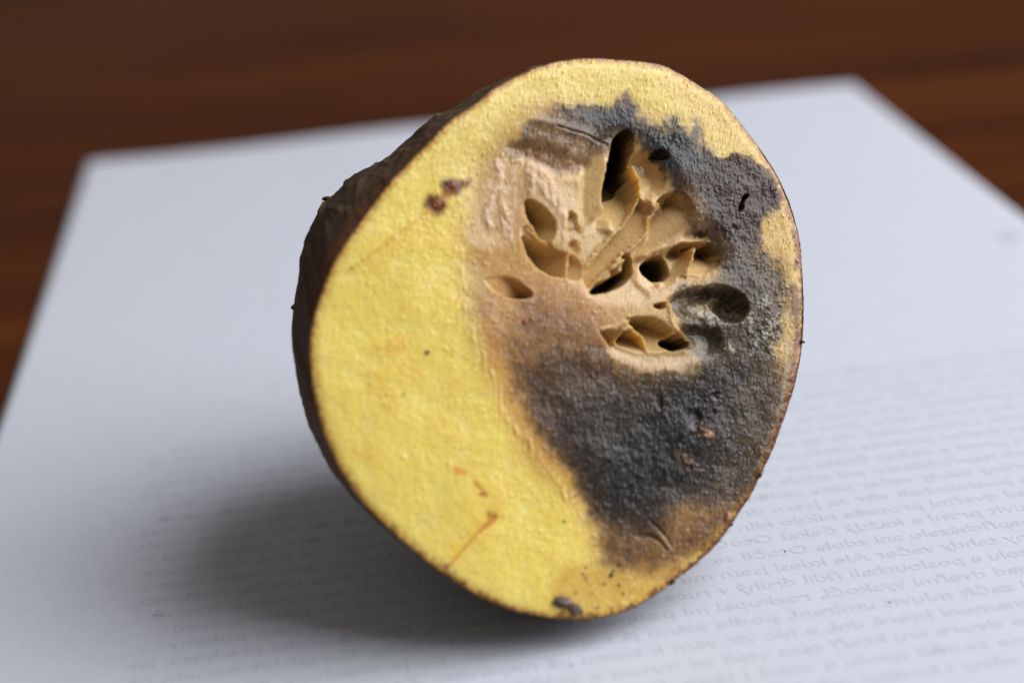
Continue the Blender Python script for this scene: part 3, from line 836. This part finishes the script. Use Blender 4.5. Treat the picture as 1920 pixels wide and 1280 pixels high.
SKX, SKY = to_px(V2.reshape(-1, 3))
def on_skin(px, py):
    return V2.reshape(-1, 3)[np.argmin((SKX - px) ** 2 + (SKY - py) ** 2)]
# ---- loose flakes of skin standing off the silhouette
def flake(px, py, depth, size, seed, mat, name, parent=None, flat=0.35, ax=None):
    """an irregular chip: a small lumpy blob, flattened"""
    rs = np.random.RandomState(seed)
    p = on_skin(px, py) if name == 'skin_flake' else on_face(float(px), float(py)) - N * depth
    nu_, nv_ = 14, 9
    th = np.linspace(0, 2 * math.pi, nu_, endpoint=False); ph = np.linspace(0.0, math.pi, nv_)
    pts = []
    for b_ in ph:
        for a_ in th:
            x, y, z = math.sin(b_) * math.cos(a_), math.sin(b_) * math.sin(a_), math.cos(b_)
            r = 1 + 0.55 * float(noise(np.array(x * 1.7 + seed), np.array(y * 1.7 + z * 1.3), seed)) + 0.35 * float(noise(np.array(x * 4 + seed), np.array(y * 4 + z * 4), seed + 3))
            pts.append((x * size[0] * r, y * size[1] * r, z * size[2] * r))
    pts = np.array(pts)
    rot_ = np.stack([U * math.cos(ax or 0) + W * math.sin(ax or 0), -U * math.sin(ax or 0) + W * math.cos(ax or 0), N])
    v = (p + pts @ rot_) * CM
    ii = np.arange(nu_ * nv_).reshape(nv_, nu_); jj = np.roll(ii, -1, axis=1)
    f = np.stack([ii[:-1], ii[1:], jj[1:], jj[:-1]], -1).reshape(-1, 4)
    return v, f, p * CM
Dk = NT('dark_soil')
tc = Dk.add('ShaderNodeTexCoord'); dn = Dk.noise(tc.outputs['Object'], 1500, 4, 0.7)
dr = Dk.ramp(dn.outputs[0], [(0.35, (0.03, 0.02, 0.014)), (0.52, (0.12, 0.075, 0.05)), (0.68, (0.36, 0.27, 0.21))])
Dk.link(dr.outputs[0], Dk.p.inputs['Base Color']); Dk.p.inputs['Roughness'].default_value = 0.55
Dk.link(Dk.bump(dn.outputs[0], 0.0002, 0.9), Dk.p.inputs['Normal'])
Bk = NT('black_speck'); Bk.p.inputs['Base Color'].default_value = (0.03, 0.018, 0.01, 1); Bk.p.inputs['Roughness'].default_value = 0.6
for (px, py, dep, size, ax) in [(602, 362, 1.0, (0.085, 0.035, 0.06), -0.2), (549, 575, 1.1, (0.035, 0.03, 0.05), 0.4), (1507, 642, 0.15, (0.04, 0.02, 0.04), -0.6), (1372, 985, 0.1, (0.03, 0.02, 0.03), 0.2), (1262, 1092, 0.06, (0.05, 0.025, 0.05), 0.6), (1430, 893, 0.05, (0.03, 0.02, 0.03), 0.9), (961, 1142, 0.0, (0.035, 0.02, 0.03), -0.3)]:
    v, f, p = flake(px, py, dep, size, int(px), K.m, 'skin_flake', ax=ax)
    cc = np.tile(lin((96, 76, 52)), (len(v), 1))
    child('skin_flake', v, f, K.m, cc)

# ---- the crumb of soil and the specks that lie on the cut face
v1, f1, p1 = flake(1056, 1128, -0.025, (0.135, 0.075, 0.05), 4, Dk.m, 'c', ax=-0.4)
v2, f2, _ = flake(1078, 1142, -0.02, (0.095, 0.07, 0.05), 9, Dk.m, 'c', ax=-0.9)
vv = np.vstack([v1, v2]) - p1; ff = np.vstack([f1, f2 + len(v1)])
crumb = link('soil_crumb', mesh_np('soil_crumb', vv, ff, Dk.m), None,
             'dark brown crumb of soil stuck to the yellow flesh just above the bottom rim', 'crumb')
crumb.location = p1
SPK = [(800,661,4.0,'black speck on the middle of the plain yellow flesh, the largest speck there'),
       (692,721,1.8,'tiny black speck on the yellow flesh near its left skin'),
       (756,739,1.8,'tiny black speck on yellow flesh, left of and below the largest speck'),
       (661,503,1.8,'tiny black speck on yellow flesh close to the upper left skin'),
       (1058,977,2.4,'black speck on yellow flesh below the grey rot, by its brown border'),
       (1146,1078,4.2,'dark brown speck on the tan flesh near the bottom, largest of its scatter'),
       (1098,1063,2.0,'uppermost left speck of the scatter on the tan flesh near the bottom'),
       (1094,1076,2.0,'leftmost tiny speck of the pair beside the large one on tan flesh near the bottom'),
       (1099,1083,2.2,'lower tiny speck of the pair left of the large one on tan flesh'),
       (1133,1094,2.2,'tiny speck just below and left of the largest speck on the tan flesh'),
       (1161,1058,2.6,'topmost speck of the scatter on tan flesh, above the largest one'),
       (1160,1096,2.6,'black speck below and right of the largest one on the tan flesh'),
       (1168,1113,2.4,'rightmost black speck low on the tan flesh near the bottom rim'),
       (1079,1111,2.0,'tiny black speck right above the big crumb of soil near the bottom rim'),
       (1120,1137,2.2,'lowest speck on the tan flesh, right of the big crumb of soil'),
       (853,1073,1.8,'tiny black speck by the lower left skin, just under the thin brown crease'),
       (874,1091,1.8,'tiny black speck on yellow flesh at the lower left skin, farther from the crease'),
       (1150,1070,2.6,'speck touching the upper side of the largest speck on the tan flesh'),
       (1109,1112,1.6,'tiny speck between the big crumb of soil and the scatter on tan flesh')]
for i, (px, py, r, lb) in enumerate(SPK):
    s_ = r / 133.0
    v, f, p = flake(px, py, -0.008, (s_ * 1.15, s_ * 0.8, s_ * 0.6), 30 + i, Bk.m, 'speck', ax=i * 1.3)
    o = link('soil_speck', mesh_np('soil_speck', v - p, f, Bk.m), None, lb, 'speck', 'specks of soil on the cut face')
    o.location = p
pp = on_table(1072, 1246, 0.03)
v, f, p = flake(1072, 1246, 0, (0.013, 0.011, 0.011), 77, Bk.m, 'speck')
o = link('paper_speck', mesh_np('paper_speck', v - p, f, Bk.m), None, 'tiny black speck lying on the white paper in front of the potato', 'speck')
o.location = (pp[0] * CM, pp[1] * CM, 0.0002)
